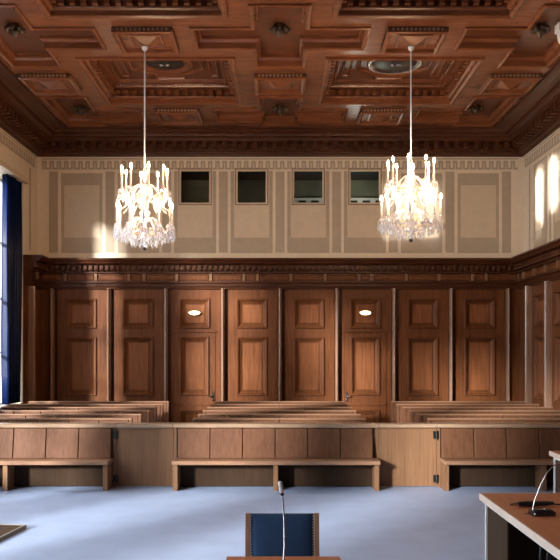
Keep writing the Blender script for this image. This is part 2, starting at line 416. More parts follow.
lo = bpy.data.objects.new('gallery_lamp', L); COL.objects.link(lo); lo.location = (-1.2, YB + 1.5, 5.25)

mb = MB().box(HW, HW + 0.4, YF, YB + 0.2, 0, ZC + 0.9)
meander(mb, F_RIGHT, -YB + 0.1, -6)
for j in range(9):
    c = -(17.72 - 1.31 * j)
    mb.obox(F_RIGHT, c - 0.45, c + 0.45, 4.26, 6.12, 0, 0.004, 1); mb.obox(F_RIGHT, c - 0.36, c + 0.36, 4.62, 5.84, 0, 0.006, 2)
    mb.obox(F_RIGHT, c + 0.60, c + 0.71, 4.26, 6.12, 0, 0.004, 1)
mb.obox(F_RIGHT, -18.52, -18.44, 4.26, 6.12, 0, 0.004, 1)
wall_right = struct(mb.build('wall_right', [CREAM, TAN, PANELP]))

WIN = [(15.1, 17.93), (11.14, 13.97), (7.18, 10.01), (3.22, 6.05), (-0.75, 2.08)]
WS, WT = 0.80, 5.69
mb = MB()
ys = [YB + 0.2] + [y for a, b in WIN for y in (b, a)] + [YF]
for b, a in zip(ys[0::2], ys[1::2]): mb.box(-HW - 0.5, -HW, a, b, 0, ZC + 0.9)
for a, b in WIN: mb.box(-HW - 0.5, -HW, a, b, 0, WS).box(-HW - 0.5, -HW, a, b, WT, ZC + 0.9)
meander(mb, F_LEFT, 6, YB - 0.1)
mb.obox(F_LEFT, 18.40, 18.50, 4.26, 6.12, 0, 0.004, 1)
wall_left = struct(mb.build('wall_left', [CREAM, TAN, PANELP]))
for i, (a, b) in enumerate(WIN):
    w = bpy.data.objects.new('window_%d' % (i + 1), None); COL.objects.link(w); struct(w); w.location = (-HW - 0.40, (a + b) / 2, WS)
    h, H = (b - a) / 2, WT - WS
    FW = Fr((0, 0, 0), (0, 1, 0), (0, 0, 1), (1, 0, 0))
    MB().loops(FW, rect(-h, h, 0, H), [(0, -0.04), (0, 0.05), (0.07, 0.05), (0.07, -0.04)], cap=False).build('window_frame', WHITEP, w)
    mb = MB()
    for u in (-h / 3, h / 3): mb.obox(FW, u - 0.03, u + 0.03, 0.07, H - 0.07, -0.03, 0.04)
    for z in (1.15, 2.3, 3.5): mb.obox(FW, -h + 0.07, h - 0.07, z - 0.03, z + 0.03, -0.03, 0.038)
    mb.build('mullion', WHITEP, w)
    MB().obox(FW, -h + 0.06, h - 0.06, 0.06, H - 0.06, -0.004, 0.004).build('window_pane', PANE, w)
    MB().obox(FW, -h - 0.1, h + 0.1, H - 0.02 , H + 0.09, 0.401, 0.52).build('pelmet', PANELP, w, 0.008)
    MB().obox(FW, -h + 0.003, h - 0.003, -0.0, 0.03, 0.06, 0.44).build('window_sill', W_DARK, w, 0.006)
struct(MB().box(-HW - 0.5, HW + 0.4, YF - 0.3, YF, 0, ZC + 0.9).build('wall_front', W_WALL))

# ---- wainscot
D0 = 0.10                                     # face of the boards
FRP = [(0, 0), (0, 0.025), (0.018, 0.035), (0.04, 0.03), (0.05, 0.005), (0.06, -0.01), (0.115, -0.045), (0.12, -0.03), (0.13, -0.03), (0.135, -0.04)]
def raised(F, u0, u1, v0, v1, parent, name='raised_panel', beads=True):
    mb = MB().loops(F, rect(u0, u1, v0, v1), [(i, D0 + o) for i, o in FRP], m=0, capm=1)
    if beads:
        p = 0.036
        for k in range(int((v1 - v0) / p)):
            for u in (u0 + 0.012, u1 - 0.012): mb.bead(F.pt(u, v0 + (k + .5) * p, D0 + 0.034), 0.015, 2)
        for k in range(int((u1 - u0) / p)):
            for v in (v0 + 0.012, v1 - 0.012): mb.bead(F.pt(u0 + (k + .5) * p, v, D0 + 0.034), 0.015, 2)
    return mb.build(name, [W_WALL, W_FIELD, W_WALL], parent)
def bay(F, u0, u1, parent, lower=True):
    c = (u0 + u1) / 2 - 0.02; h = min(0.355, (u1 - u0) / 2 - 0.16)
    hs = [(c - h, c + h, 2.50, 3.19), (c - h, c + h, 0.94, 2.30), (c - h, c + h, 0.22, 0.74)]
    fr = MB().plate(F, u0, u1, 0, 3.43, hs, D0, 0)
    fr.obox(F, u0, u1, 0, 0.14, 0, D0 + 0.025, 0)
    o = fr.build('wainscot_bay', W_WALL, parent)
    for q in hs: raised(F, *q, o)
    return o
def post(F, u, parent):
    mb = MB().obox(F, u - 0.042, u + 0.042, 0, 3.43, 0.01, D0 + 0.06)
    mb.extr(Fr(F.pt(u, 0, D0 + 0.06), F.V, F.U, F.N), [(0.07 * math.cos(a), 0.032 * math.sin(a)) for a in [math.pi / 2 - k * math.pi / 8 for k in range(9)]], 0.0, 3.42)
    for k in range(int(3.4 / 0.05)): mb.bead(F.pt(u, 0.05 + k * 0.05, D0 + 0.128), 0.018)
    return mb.build('pilaster_strip', W_POST, parent)
CPROF = [(0, ZW0), (0.42, ZW0), (0.43, 4.06), (0.38, 4.02), (0.36, 3.98), (0.28, 3.965), (0.27, 3.95), (0.22, 3.945), (0.215, 3.80), (0.24, 3.79), (0.24, 3.77), (0.16, 3.765), (0.155, 3.595), (0.23, 3.585), (0.235, 3.55), (0.19, 3.53), (0.185, 3.46), (0.16, 3.45), (0.15, 3.41), (0, 3.41)]
def entab(F, u0, u1, parent, stops):
    mb = MB().extr(F, CPROF, u0, u1)
    w, p = 0.075, 0.125
    k = int((u1 - u0) / p)
    for i in range(k):
        a = u0 + i * p + 0.02
        mb.obox(F, a, a + w, 3.83, 3.94, 0.2, 0.30)
        mb.bead(F.pt(a + w / 2, 3.845, 0.29), 0.045)
    for i in range(int((u1 - u0) / 0.06)):
        a = u0 + i * 0.06
        mb.obox(F, a, a + 0.035, 3.47, 3.52, 0.18, 0.21)
    o = mb.build('wainscot_cornice', W_DARK, parent)
    st = [s for s in stops if u0 < s < u1]
    for s in st: MB().obox(F, s - 0.035, s + 0.035, 3.597, 3.762, 0.15, 0.21).build('frieze_block', W_GATE, o, 0.006)  # paler wood: light on the block sides is put into the colour
    for a, b in zip(st, st[1:]):
        if b - a > 0.2:
            MB().loops(F, rect(a + 0.06, b - 0.06, 3.615, 3.745), [(0, 0.156), (0, 0.172), (0.02, 0.175), (0.03, 0.162)]).build('frieze_panel', W_WALL, o)
    return o
stops = [-5.54, -4.96, -4.25, -3.49, -3.14, -2.38, -1.6, -.83, -.52, .25, 1.04, 1.82, 2.12, 2.91, 3.67, 4.45, 4.76, 5.52]
entab(F_BACK, -HW, HW, wall_back, stops)
entab(F_RIGHT, -YB, -YF, wall_right, [-(18.35 - 0.76 * k) for k in range(11)][::-1][::-1])
edges_l = [YB] + [y for a, b in WIN for y in (b + 0.02, a - 0.02)] + [YF]
for b, a in zip(edges_l[0::2], edges_l[1::2]):
    entab(F_LEFT, a, b, wall_left, [18.4] if b > 18 else [])
    MB().obox(F_LEFT, a, b, 0, 3.42, 0, D0).build('wainscot_boards', W_WALL, wall_left)
MB().obox(F_BACK, -HW, HW, 0, 3.42, 0, 0.015).build('backing_boards', W_DARK, wall_back)  # dark strip bared right of each post stands in for its shadow
MB().obox(F_RIGHT, -YB, -YF, 0, 3.42, 0, 0.015).build('backing_boards', W_DARK, wall_right)
for k in range(-4, 5): post(F_BACK, k * BAY, wall_back)
for k in range(-4, 4):
    if k in (-2, 1): continue
    bay(F_BACK, k * BAY + 0.115, (k + 1) * BAY - 0.055, wall_back)
for a, b in ((-HW, -4 * BAY - 0.055), (4 * BAY + 0.055, HW)):
    MB().obox(F_BACK, a, b, 0, 3.42, 0, D0).build('wainscot_boards', W_WALL, wall_back)
for j in range(7):
    y = 18.07 - BAY * j; post(F_RIGHT, -y, wall_right)
    if j < 6: bay(F_RIGHT, -y + 0.09, -y + BAY - 0.055, wall_right)
MB().obox(F_RIGHT, -YB, -18.125, 0, 3.42, 0, D0).build('wainscot_boards', W_WALL, wall_right)
MB().obox(F_RIGHT, -(18.07 - 6 * BAY) + 0.055, -YF, 0, 3.42, 0, D0).build('wainscot_boards', W_WALL, wall_right)
post(F_LEFT, 18.07 + 0.0, wall_left)

# ---- the two doors in the back wall
for n, (k, hs) in enumerate(((-2, 1), (1, -1))):
    u0, u1 = k * BAY + 0.115, (k + 1) * BAY - 0.055; c = (k + 0.5) * BAY
    d = bpy.data.objects.new('door_%d' % (n + 1), None); COL.objects.link(d); struct(d)
    hw = 0.485; up = (c - 0.355, c + 0.355, 2.50, 3.19)
    o = MB().plate(F_BACK, u0, u1, 0, 3.43, [(c - hw, c + hw, 0, 2.41), up], D0, 0)
    for a, b in ((c - hw, c - hw + 0.001), (c + hw - 0.001, c + hw)): o.obox(F_BACK, a, b, 0, 2.41, 0.02, D0)
    o.obox(F_BACK, c - hw - 0.02, c + hw + 0.02, 2.41, 2.44, D0 - 0.05, D0 + 0.035)
    o = o.build('door_surround', W_WALL, d)
    raised(F_BACK, *up, o, 'overdoor_panel')
    FL = Fr(F_BACK.pt(0, 0, -0.03), F_BACK.U, F_BACK.V, F_BACK.N)
    lo_, hi_ = (c - 0.345, c + 0.335, 0.95, 2.31), (c - 0.345, c + 0.335, 0.16, 0.62)
    lf = MB().plate(FL, c - hw + 0.006, c + hw - 0.006, 0.01, 2.40, [lo_, hi_], D0 + 0.045, 0)
    lf.obox(FL, c - hw + 0.006, c + hw - 0.006, 0.72, 0.775, D0 + 0.03, D0 + 0.075, 0)
    lf = lf.build('door_leaf', W_WALL, d)
    for q in (lo_, hi_):
        FQ = Fr(FL.pt(0, 0, 0.045), FL.U, FL.V, FL.N); raised(FQ, *q, lf)
    hx = c + hs * 0.435
    h = MB(); h.obox(F_BACK, hx - 0.022, hx + 0.022, 0.80, 1.02, D0 + 0.015, D0 + 0.026)
    h.tube([F_BACK.pt(hx, 0.93, D0 + 0.02), F_BACK.pt(hx, 0.93, D0 + 0.075), F_BACK.pt(hx - hs * 0.03, 0.93, D0 + 0.09), F_BACK.pt(hx - hs * 0.11, 0.925, D0 + 0.085)], 0.011)
    h.lathe([(0.0, -0.03), (0.02, -0.02), (0.02, 0.02), (0.0, 0.03)], F_BACK.pt(hx, 0.855, D0 + 0.035), 8)
    h.build('door_handle', BLACKM if n == 0 else CHROME, d)
    t = thing('emergency_light', 'small glowing oval lamp on the panel above the %s door' % ('left' if n == 0 else 'right'), 'lamp', (c, YB - D0, 2.86), 0, 'lamps above the doors')
    F0 = Fr((0, 0, 0), (1, 0, 0), (0, 0, 1), (0, -1, 0))
    el = lambda rx, rz: [(rx * math.cos(a), rz * math.sin(a)) for a in [2 * math.pi * q / 20 for q in range(20)]]
    MB().loops(F0, el(0.14, 0.062), [(0, -0.04), (0, 0.03), (0.012, 0.035), (0.02, 0.03)]).build('housing', BRASS, t)
    MB().loops(F0, el(0.118, 0.04), [(0, 0.03), (0.004, 0.045), (0.02, 0.055)]).build('lens', EXIT, t)

# ------------------------------------------------------------------ ceiling fittings
names = {(-1, 0): 'left', (1, 0): 'right'}
for cx, cy in coffers:
    if cy < 14: continue
    left = cx < 0
    t = thing('dome_light', 'round %s dome light in the %s large ceiling coffer' % ('dark wood ringed' if left else 'dark centred silver rimmed', 'left' if left else 'right'), 'ceiling light', (cx, cy, ZC + 0.37), 0, 'dome lights in the big coffers')
    MB().lathe([(0.36, 0.0), (0.52, 0.0), (0.52, -0.03), (0.49, -0.06), (0.45, -0.05), (0.43, -0.02), (0.36, -0.02)], n=32).build('rim', W_CEIL if left else CHROME, t)
    if left: MB().lathe([(0.37, -0.015), (0.32, -0.035), (0.20, -0.06), (0.10, -0.075), (0.001, -0.08)], n=32).build('dome', BLACKM, t)
    else: MB().lathe([(0.43, -0.015), (0.36, -0.04), (0.24, -0.06), (0.10, -0.075), (0.001, -0.08)], n=32).build('dome', BLACKM, t)
    for q in (-1, 1):
        MB().lathe([(0.001, -0.06), (0.03, -0.055), (0.04, -0.03), (0.03, 0)], (q * 0.06, -0.12, -0.06), 10).build('spot_bulb', CHROME, t)
def boss(cx, cy, label):
    t = thing('ceiling_boss', label, 'ceiling ornament', (cx, cy, ZC + 0.17), 0, 'carved bosses in the ceiling crosses')
    MB().lathe([(0.0, 0), (0.10, 0.0), (0.10, -0.03), (0.06, -0.05), (0.05, -0.07)], n=16).build('base', W_CEILD, t)
    mb = MB()
    for q in range(8):
        a = q * math.pi / 4
        d = Vector((math.cos(a), math.sin(a), 0))
        mb.tube([d * 0.03 + Vector((0, 0, -0.06)), d * 0.10 + Vector((0, 0, -0.055)), d * 0.15 + Vector((0, 0, -0.085)), d * 0.13 + Vector((0, 0, -0.12))], [0.02, 0.04, 0.035, 0.008], 6)
    mb.build('carved_leaves', BRONZE, t)
    MB().lathe([(0.05, -0.06), (0.08, -0.10), (0.07, -0.14), (0.03, -0.17), (0.02, -0.20), (0.001, -0.22)], n=12).build('knob', BRONZE, t)
for cx, cy, _ in crosses:
    if cy < 12: continue
    row = 'front' if cy < 14 else 'rear'
    side = 'left' if cx < -1 else 'right' if cx > 1 else 'middle'
    lab = {('front', 'left'): 'carved dark boss in the ceiling cross far left, ahead of the left chandelier',
           ('front', 'middle'): 'carved dark boss in the full ceiling cross between the two chandeliers',
           ('front', 'right'): 'carved dark boss in the ceiling cross beside the white dome camera',
           ('rear', 'left'): 'small carved boss by the back cornice above the back left corner',
           ('rear', 'middle'): 'small carved boss by the back cornice at mid ceiling',
           ('rear', 'right'): 'small carved boss by the back cornice above the back right corner'}[(row, side)]
    boss(cx + (-0.14 if side == 'right' else 0.06 if side == 'left' else 0), cy - 0.1, lab)
t = thing('ceiling_camera', 'white dome camera under the ceiling at the right edge', 'camera', (4.49, 12.85, ZC + 0.17))
MB().box(-0.06, 0.06, -0.05, 0.05, -0.03, 0.0).build('bracket', WHITEP, t)
MB().box(-0.13, 0.13, -0.1, 0.1, -0.16, -0.03).build('housing', WHITEP, t, 0.01)
MB().lathe([(0.001, -0.36), (0.06, -0.345), (0.10, -0.30), (0.115, -0.23), (0.115, -0.17), (0.001, -0.165)], n=20).build('dome', WHITEP, t)

# ---- chandeliers
def ring_arm(parent, ang, r0, z0, r, zb, hcand, drops_n, first, drop_len):
    d = Vector((math.cos(ang), math.sin(ang), 0))
    P = lambda rr, z: d * rr + Vector((0, 0, z))
    a = MB().tube([P(0.03, z0), P(r * 0.3, z0 + 0.07), P(r * 0.55, z0 - 0.01), P(r * 0.82, zb - 0.10), P(r, zb - 0.06), P(r, zb)], [0.014, 0.013, 0.012, 0.011, 0.011, 0.014], 6)
    a.lathe([(0.012, -0.01), (0.055, 0.012), (0.062, 0.02), (0.02, 0.012), (0.024, 0.05), (0.016, 0.06)], P(r, zb), 10)
    arm = a.build('arm', CRYS, parent)
    MB().lathe([(0.001, 0.06), (0.017, 0.06), (0.017, 0.05 + hcand), (0.001, 0.05 + hcand)], P(r, zb), 8).build('candle', CANDLE, arm)
    MB().lathe([(0.001, 0), (0.013, 0.01), (0.019, 0.03), (0.014, 0.055), (0.001, 0.085)], P(r, zb + 0.05 + hcand), 6).build('bulb', BULB, arm)
    c = MB()
    for q in range(drops_n):
        b = ang * 3 + q * 2 * math.pi / drops_n
        o = P(r, zb) + Vector((math.cos(b), math.sin(b), 0)) * 0.055
        L_ = drop_len * (0.7 + 0.6 * random.random())
        c.lathe([(0.001, 0.0), (0.012, -0.015), (0.001, -0.03), (0.010, -0.04 - L_ * .2), (0.019, -0.03 - L_ * .72), (0.001, -0.03 - L_)], o, 6, sm=False)
    c.build('crystal_drops', CRYS, arm)
def chandelier(label, x, y, z_base, z_top, phase):
    """local z = 0 is the lowest finial"""
    t = thing('chandelier', label, 'chandelier', (x, y, z_base), 0, 'crystal chandeliers')
    H = z_top - z_base
    MB().tube([(0, 0, 1.30), (0, 0, H - 0.05)], 0.012, 8).lathe([(0.05, 0), (0.045, -0.04), (0.012, -0.07)], (0, 0, H), 12).build('suspension_rod', STEELP, t)
    MB().lathe([(0.001, 0.0), (0.03, 0.02), (0.035, 0.05), (0.02, 0.08), (0.05, 0.12), (0.09, 0.17), (0.06, 0.24), (0.025, 0.28), (0.03, 0.4), (0.06, 0.5), (0.09, 0.56), (0.05, 0.62), (0.025, 0.66), (0.03, 0.8), (0.065, 0.9), (0.08, 0.97), (0.04, 1.03), (0.02, 1.06), (0.035, 1.16), (0.05, 1.22), (0.02, 1.28), (0.012, 1.31)], n=14).build('stem', CRYS, t)
    MB().lathe([(0.001, -0.035), (0.03, -0.02), (0.035, 0.0), (0.02, 0.025), (0.001, 0.03)], n=10).build('finial', BLACKM, t)
    for k in range(12): ring_arm(t, phase + k * math.pi / 6, 0.03, 0.42, 0.47 if k % 2 else 0.43, 0.33, 0.27, 7, k == 0, 0.13)
    for k in range(8): ring_arm(t, phase + 0.2 + k * math.pi / 4, 0.03, 0.95, 0.365, 0.90, 0.27, 6, False, 0.11)
    # draped strings of beads and a lower bowl of drops
    for k in range(12):
        a0, a1 = phase + k * math.pi / 6, phase + (k + 1) * math.pi / 6
        c = MB()
        for q in range(11):
            s = q / 10; a = a0 + (a1 - a0) * s
            c.bead((0.46 * math.cos(a), 0.46 * math.sin(a), 0.31 - 0.11 * math.sin(math.pi * s)), 0.017)
        c.build('bead_swag', CRYS, t); c = MB()
        for q in range(13):
            s = q / 12; r = 0.07 + 0.32 * s
            c.bead((r * math.cos(a0), r * math.sin(a0), 0.98 - 0.38 * s ** 0.7), 0.015)
        c.build('bead_chain', CRYS, t); c = MB()
        for q in range(11):
            s = q / 10; r = 0.08 + 0.34 * s
            c.bead((r * math.cos(a0 + .26), r * math.sin(a0 + .26), 0.15 + 0.12 * s ** 1.6), 0.016)
        c.build('bead_chain', CRYS, t)
    for rr, nn, z in ((0.47, 24, 0.24), (0.33, 18, 0.20), (0.20, 12, 0.14), (0.30, 16, 0.80)):
        for k in range(nn):
            a = k * 2 * math.pi / nn; o = DROP.copy(); COL.objects.link(o); o.parent = t; o.location = (rr * math.cos(a), rr * math.sin(a), z)
    for rr, z, nm in ((0.30, 0.27, 'lower_ring'), (0.26, 0.80, 'upper_ring')):
        MB().lathe([(rr, 0.012), (rr + 0.012, 0), (rr, -0.012), (rr - 0.012, 0), (rr, 0.012)], (0, 0, z), 32).build(nm, BRASS, t)
    return t
ZA = ZC - 0.14
DROP = MB().lathe([(0.001, 0.0), (0.010, -0.02), (0.020, -0.09), (0.001, -0.13)], n=6, sm=False).build('crystal_drop', CRYS)
CH = [(-2.17, 13.07, 3.63, 0.13), (2.10, 13.07, 3.76, 0.33)]
chandelier('crystal chandelier hanging nearer the blue curtain, slightly lower one', *CH[0][:3], ZA, CH[0][3])
chandelier('crystal chandelier hanging on the right, slightly higher one', *CH[1][:3], ZA, CH[1][3])

bpy.data.objects.remove(DROP)
# ------------------------------------------------------------------ curtain
t = thing('curtain', 'long dark blue curtain gathered at the left window', 'curtain', (-HW - 0.09, 17.45, 0.86))
mb = MB(); N = 64; rows = [(0.0, 0.42), (0.6, 0.43), (1.6, 0.445), (3.2, 0.455), (4.815, 0.46)]
P = []
for z, hw in rows:
    for i in range(N + 1):
        s = i / N; amp = 0.085
        P.append((amp * math.sin(s * 2 * math.pi * 6.5 + 0.15 * z) + 0.02 * math.sin(s * 31 + z), -hw + 2 * hw * s + 0.012 * math.sin(s * 40), z))
mb.add(P, [(j * (N + 1) + i, j * (N + 1) + i + 1, (j + 1) * (N + 1) + i + 1, (j + 1) * (N + 1) + i) for j in range(len(rows) - 1) for i in range(N)], 0, True)
o = mb.build('drape', CURT, t); sd = o.modifiers.new('cloth', 'SOLIDIFY'); sd.thickness = 0.006
MB().tube([(0, -0.50, 4.79), (0, 0.47, 4.79)], 0.014, 8).build('curtain_rod', BLACKM, t)

dup(t, (-HW - 0.09, 15.60, 0.86), 'added unseen blue curtain blocking light at the near side of the left window')  # unseen curtain added to keep light off the back left corner
# ------------------------------------------------------------------ barrier, gates, benches
YBAR = 11.93
def barrier(x0, x1, label):
    t = thing('barrier', label, 'barrier', ((x0 + x1) / 2, YBAR, 0), 0, 'wooden barrier sections'); h = (x1 - x0) / 2
    MB().box(-h, h, 0.0, 0.04, 0.1, 0.868).build('panel', W_GATE, t, 0.003)
    MB().box(-h, h, 0.012, 0.05, 0.0, 0.1).build('plinth', BLACK, t)
    MB().box(-h, h, -0.09, 0.14, 0.87, 0.925).build('top_rail', W_RAIL, t, 0.008)
    for s in (-1, 1):
        MB().box(s * h - (0.05 if s > 0 else 0), s * h + (0.05 if s < 0 else 0), -0.03, 0.06, 0, 0.868).build('post', W_GATE, t, 0.004)
XL, XM0, XM1, XR = -2.39, -1.555, 1.435, 2.29
barrier(-5.44, XL, 'wooden courtroom barrier section behind the left bench')
barrier(XM0, XM1, 'wooden courtroom barrier section behind the middle bench')
barrier(XR, 5.44, 'wooden courtroom barrier section behind the right bench')
def gate(x0, x1, hs, label):
    t = thing('gate', label, 'gate', ((x0 + x1) / 2, YBAR, 0), 0, 'swing gates in the barrier'); h = (x1 - x0) / 2 - 0.004
    MB().box(-h, h, -0.025, 0.02, 0.012, 0.868).build('panel', W_GATE, t, 0.004)
    MB().box(-h, h, -0.09, 0.14, 0.87, 0.925).build('top_rail', W_RAIL, t, 0.008)
    for z in (0.12, 0.76):
        mb = MB().box(hs * h - 0.05, hs * h + 0.03, -0.038, -0.031, z - 0.055, z + 0.055)
        mb.tube([(hs * h, -0.045, z - 0.065), (hs * h, -0.045, z + 0.065)], 0.014, 8)
        mb.build('hinge', BLACKM, t)
gate(XL, XM0, -1, 'plain wooden gate between left and middle benches')
gate(XM1, XR, 1, 'plain wooden gate between middle and right benches')
def bench(x0, x1, px0, npan, legs, label):
    c = (x0 + x1) / 2
    t = thing('bench', label, 'bench', (c, YBAR, 0), 0, 'benches along the barrier')
    MB().box(x0 - c, x1 - c, -0.43, -0.05, 0.375, 0.43).build('seat', W_SEAT, t, 0.008)
    for i in range(npan):
        a = px0 - c + i * 0.472
        MB().add([(a + 0.006, -0.15, 0.435), (a + 0.466, -0.15, 0.435), (a + 0.466, -0.045, 0.435), (a + 0.006, -0.045, 0.435),
                  (a + 0.006, -0.085, 0.862), (a + 0.466, -0.085, 0.862), (a + 0.466, -0.05, 0.862), (a + 0.006, -0.05, 0.862)],
                 [(0, 3, 2, 1), (4, 5, 6, 7), (0, 1, 5, 4), (2, 3, 7, 6), (1, 2, 6, 5), (0, 4, 7, 3)]).build('backrest_panel', W_PEW, t, 0.006)
    for x in legs: MB().box(x - c - 0.033, x - c + 0.033, -0.37, -0.055, 0, 0.372).build('leg', W_GATE, t, 0.004)
    MB().box(x0 - c + 0.03, x1 - c - 0.03, -0.052, -0.034, 0.02, 0.37).build('kickboard', W_SIDE, t)  # dark wood, with the shade under the seat put into its colour
bench(-5.40, -2.43, -2.45 - 6 * 0.472, 6, (-5.3, -3.9, -2.48), 'left barrier bench with pale seat, leftmost of the three')
bench(-1.53, 1.42, -1.485, 6, (-1.485, -0.06, 1.375), 'middle barrier bench of six back panels, facing the blue chair')
bench(2.33, 5.40, 2.34, 6, (2.365, 3.75, 5.3), 'right barrier bench behind the two desks')

# ------------------------------------------------------------------ pews
def pew(L_, npan):
    """local origin: middle of the backrest at the floor; sitters face -y"""
    t = thing('pew', '', 'pew'); h = L_ / 2
    MB().box(-h + 0.05, h - 0.05, -0.45, -0.07, 0.39, 0.43).build('seat', W_PEW, t, 0.006)
    w = (L_ - 0.10) / npan
    for i in range(npan):
        a = -h + 0.05 + i * w
        MB().add([(a + 0.009, -0.13, 0.44), (a + w - 0.009, -0.13, 0.44), (a + w - 0.009, -0.08, 0.44), (a + 0.009, -0.08, 0.44),
                  (a + 0.009, -0.03, 0.878), (a + w - 0.009, -0.03, 0.878), (a + w - 0.009, 0.02, 0.878), (a + 0.009, 0.02, 0.878)],
                 [(0, 3, 2, 1), (4, 5, 6, 7), (0, 1, 5, 4), (2, 3, 7, 6), (1, 2, 6, 5), (0, 4, 7, 3)]).build('backrest_panel', W_PEW, t, 0.005)
    MB().box(-h, h, -0.05, 0.03, 0.882, 0.905).build('top_rail', W_SEAT, t, 0.005)
    for s in (-1, 1):
        a, b = (-h, -h + 0.048) if s < 0 else (h - 0.048, h)
        pr = [(0.03, 0), (0.03, 0.88), (-0.045, 0.88), (-0.14, 0.44), (-0.45, 0.44), (-0.45, 0.36), (-0.40, 0.0)]
        F = Fr((0, 0, 0), (1, 0, 0), (0, 0, 1), (0, 1, 0))
        MB().extr(F, pr, a, b).build('end_panel', W_PEW, t, 0.004)
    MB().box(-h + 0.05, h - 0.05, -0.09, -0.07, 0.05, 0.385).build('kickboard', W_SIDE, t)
    return t
ORD = ['first', 'second', 'third', 'fourth', 'fifth', 'rearmost']
blocks_ = [(-5.36, -2.37, 6, 'left', 'beside the curtained window'), (-1.40, 1.38, 6, 'middle', 'between the two gates'), (2.37, 5.25, 6, 'right', 'beside the right wall')]
for x0, x1, npn, bn, where in blocks_:
    p0 = None
    for i in range(6):
        lab = '%s wooden pew behind the barrier in the %s block, %s' % (ORD[i], bn, where)
        loc = ((x0 + x1) / 2, 13.10 + 0.864 * i, 0)
        if p0 is None:
            p0 = pew(x1 - x0, npn); p0.location = loc; p0['label'] = lab; p0['group'] = 'pews of the %s block' % bn
        else: dup(p0, loc, lab)

# ------------------------------------------------------------------ foreground furniture
def desk(name, label, x0, x1, y0, y1, zt, panel_inset):
    t = thing(name, label, 'desk', (x0, y1, 0)); w, d = x1 - x0, y1 - y0
    MB().box(0.012, w, -d, -0.012, zt - 0.052, zt).build('desktop', W_DESK, t, 0.002)
    mb = MB().box(0.0, 0.0115, -d, 0.0, zt - 0.055, zt + 0.002).box(0.0115, w, -0.0115, 0.0, zt - 0.055, zt + 0.002)
    mb.build('edge_band', W_EDGE, t)
    for lx in (0.035, w - 0.07):
        for ly in (-0.06, -d + 0.05): MB().box(lx, lx + 0.028, ly - 0.03, ly, 0, zt - 0.056).build('leg', STEELP, t, 0.003)
    mb = MB().box(0.065, w - 0.075, -0.055, -0.035, zt - 0.12, zt - 0.06).box(0.035, 0.06, -d + 0.06, -0.095, zt - 0.085, zt - 0.058)
    mb.build('frame_rail', STEELP, t)
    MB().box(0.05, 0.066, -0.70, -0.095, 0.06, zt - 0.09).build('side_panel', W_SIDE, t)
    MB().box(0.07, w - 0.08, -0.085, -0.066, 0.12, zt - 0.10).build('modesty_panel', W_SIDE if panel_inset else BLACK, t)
    return t
desk('desk', 'reddish wood desk with pale edges, right foreground', 1.74, 3.35, 4.75, 7.12, 0.75, True)
desk('desk', 'pale edged desk behind the reddish one at the right edge', 3.33, 5.1, 9.35, 10.09, 0.75, False)
tb = tag(MB().build('power_cable', BLACK), 'black cables hanging in a bundle under the reddish desk', 'cable')
bpy.data.objects.remove(tb)
mb = MB()
for q, (dx, dy) in enumerate(((0, 0), (0.035, -0.06), (0.07, 0.03))):
    mb.tube([(1.98 + dx, 6.15 + dy, 0.66), (1.95 + dx, 6.1 + dy, 0.45), (1.99 + dx, 6.12 + dy, 0.2), (2.0 + dx, 6.15 + dy, 0.012), (2.4 + dx, 6.3 + dy, 0.012)], 0.012, 8)
tag(mb.build('power_cable', BLACK), 'black cables hanging in a bundle under the reddish desk', 'cable')

def mic(label, loc, stem, head, base):
    t = thing('microphone', label, 'microphone', loc)
    base.build('base', BLACK, t, 0.008)
    MB().tube(stem, 0.0055, 8).build('gooseneck', CHROME, t)
    a, b = Vector(head[0]), Vector(head[1])
    MB().tube([a + (b - a) * f for f in (0, .08, .2, .9, .97, 1)], [0.007, 0.013, 0.0125, 0.0125, 0.010, 0.004], 10).build('head', BLACKM if len(head) < 3 else head[2], t)
    MB().tube([a - (b - a) * 0.22, a], [0.009, 0.013], 10).build('collar', BLACK, t)
    return t
t = mic('thin gooseneck microphone on the small table by the blue chair', (0.02, 4.62, 0.76),
    [(0, 0.03, 0.03), (0.006, 0.06, 0.12), (0.004, 0.09, 0.25), (-0.002, 0.11, 0.36), (-0.008, 0.11, 0.40)], [(-0.009, 0.11, 0.41), (-0.022, 0.11, 0.478), STEELP],
    MB().lathe([(0.001, 0.001), (0.06, 0.001), (0.06, 0.02), (0.02, 0.032), (0.001, 0.033)], n=20))
b = MB().box(-0.075, 0.10, -0.055, 0.05, 0.001, 0.035).box(-0.055, 0.085, -0.04, 0.035, 0.035, 0.045)
b.tube([(-0.075, 0, 0.015), (-0.12, 0.0, 0.008)], [0.006, 0.003], 6)
t = mic('black microphone with curved gooseneck on the reddish desk', (1.97, 6.17, 0.75),
    [(-0.055, 0, 0.04), (-0.045, 0, 0.10), (0.0, 0, 0.22), (0.05, 0, 0.32), (0.10, 0, 0.375), (0.16, 0, 0.40), (0.22, 0, 0.41)], [(0.235, 0, 0.412), (0.33, 0, 0.42)], b)
MB().lathe([(0.001, 0.045), (0.012, 0.045), (0.012, 0.052), (0.001, 0.053)], (0.04, 0.0, 0), 12).build('button', CHROME, t)
MB().tube([(-0.06, -0.056, 0.02), (-0.06, -0.062, 0.02)], 0.008, 8).build('indicator_lamp', STEELP, t)
t = thing('handheld_microphone', 'black handheld microphone lying on the reddish desk behind the gooseneck base', 'microphone', (1.93, 6.50, 0.7505))
MB().tube([(-0.03, 0, 0.022), (0.04, 0, 0.022), (0.20, 0.02, 0.022), (0.26, 0.03, 0.022)], [0.018, 0.022, 0.020, 0.014], 12).build('body', BLACK, t)
MB().tube([(-0.10, -0.01, 0.016), (-0.06, -0.005, 0.02), (-0.031, 0, 0.022)], [0.008, 0.012, 0.016], 10).build('tip', CHROME, t)
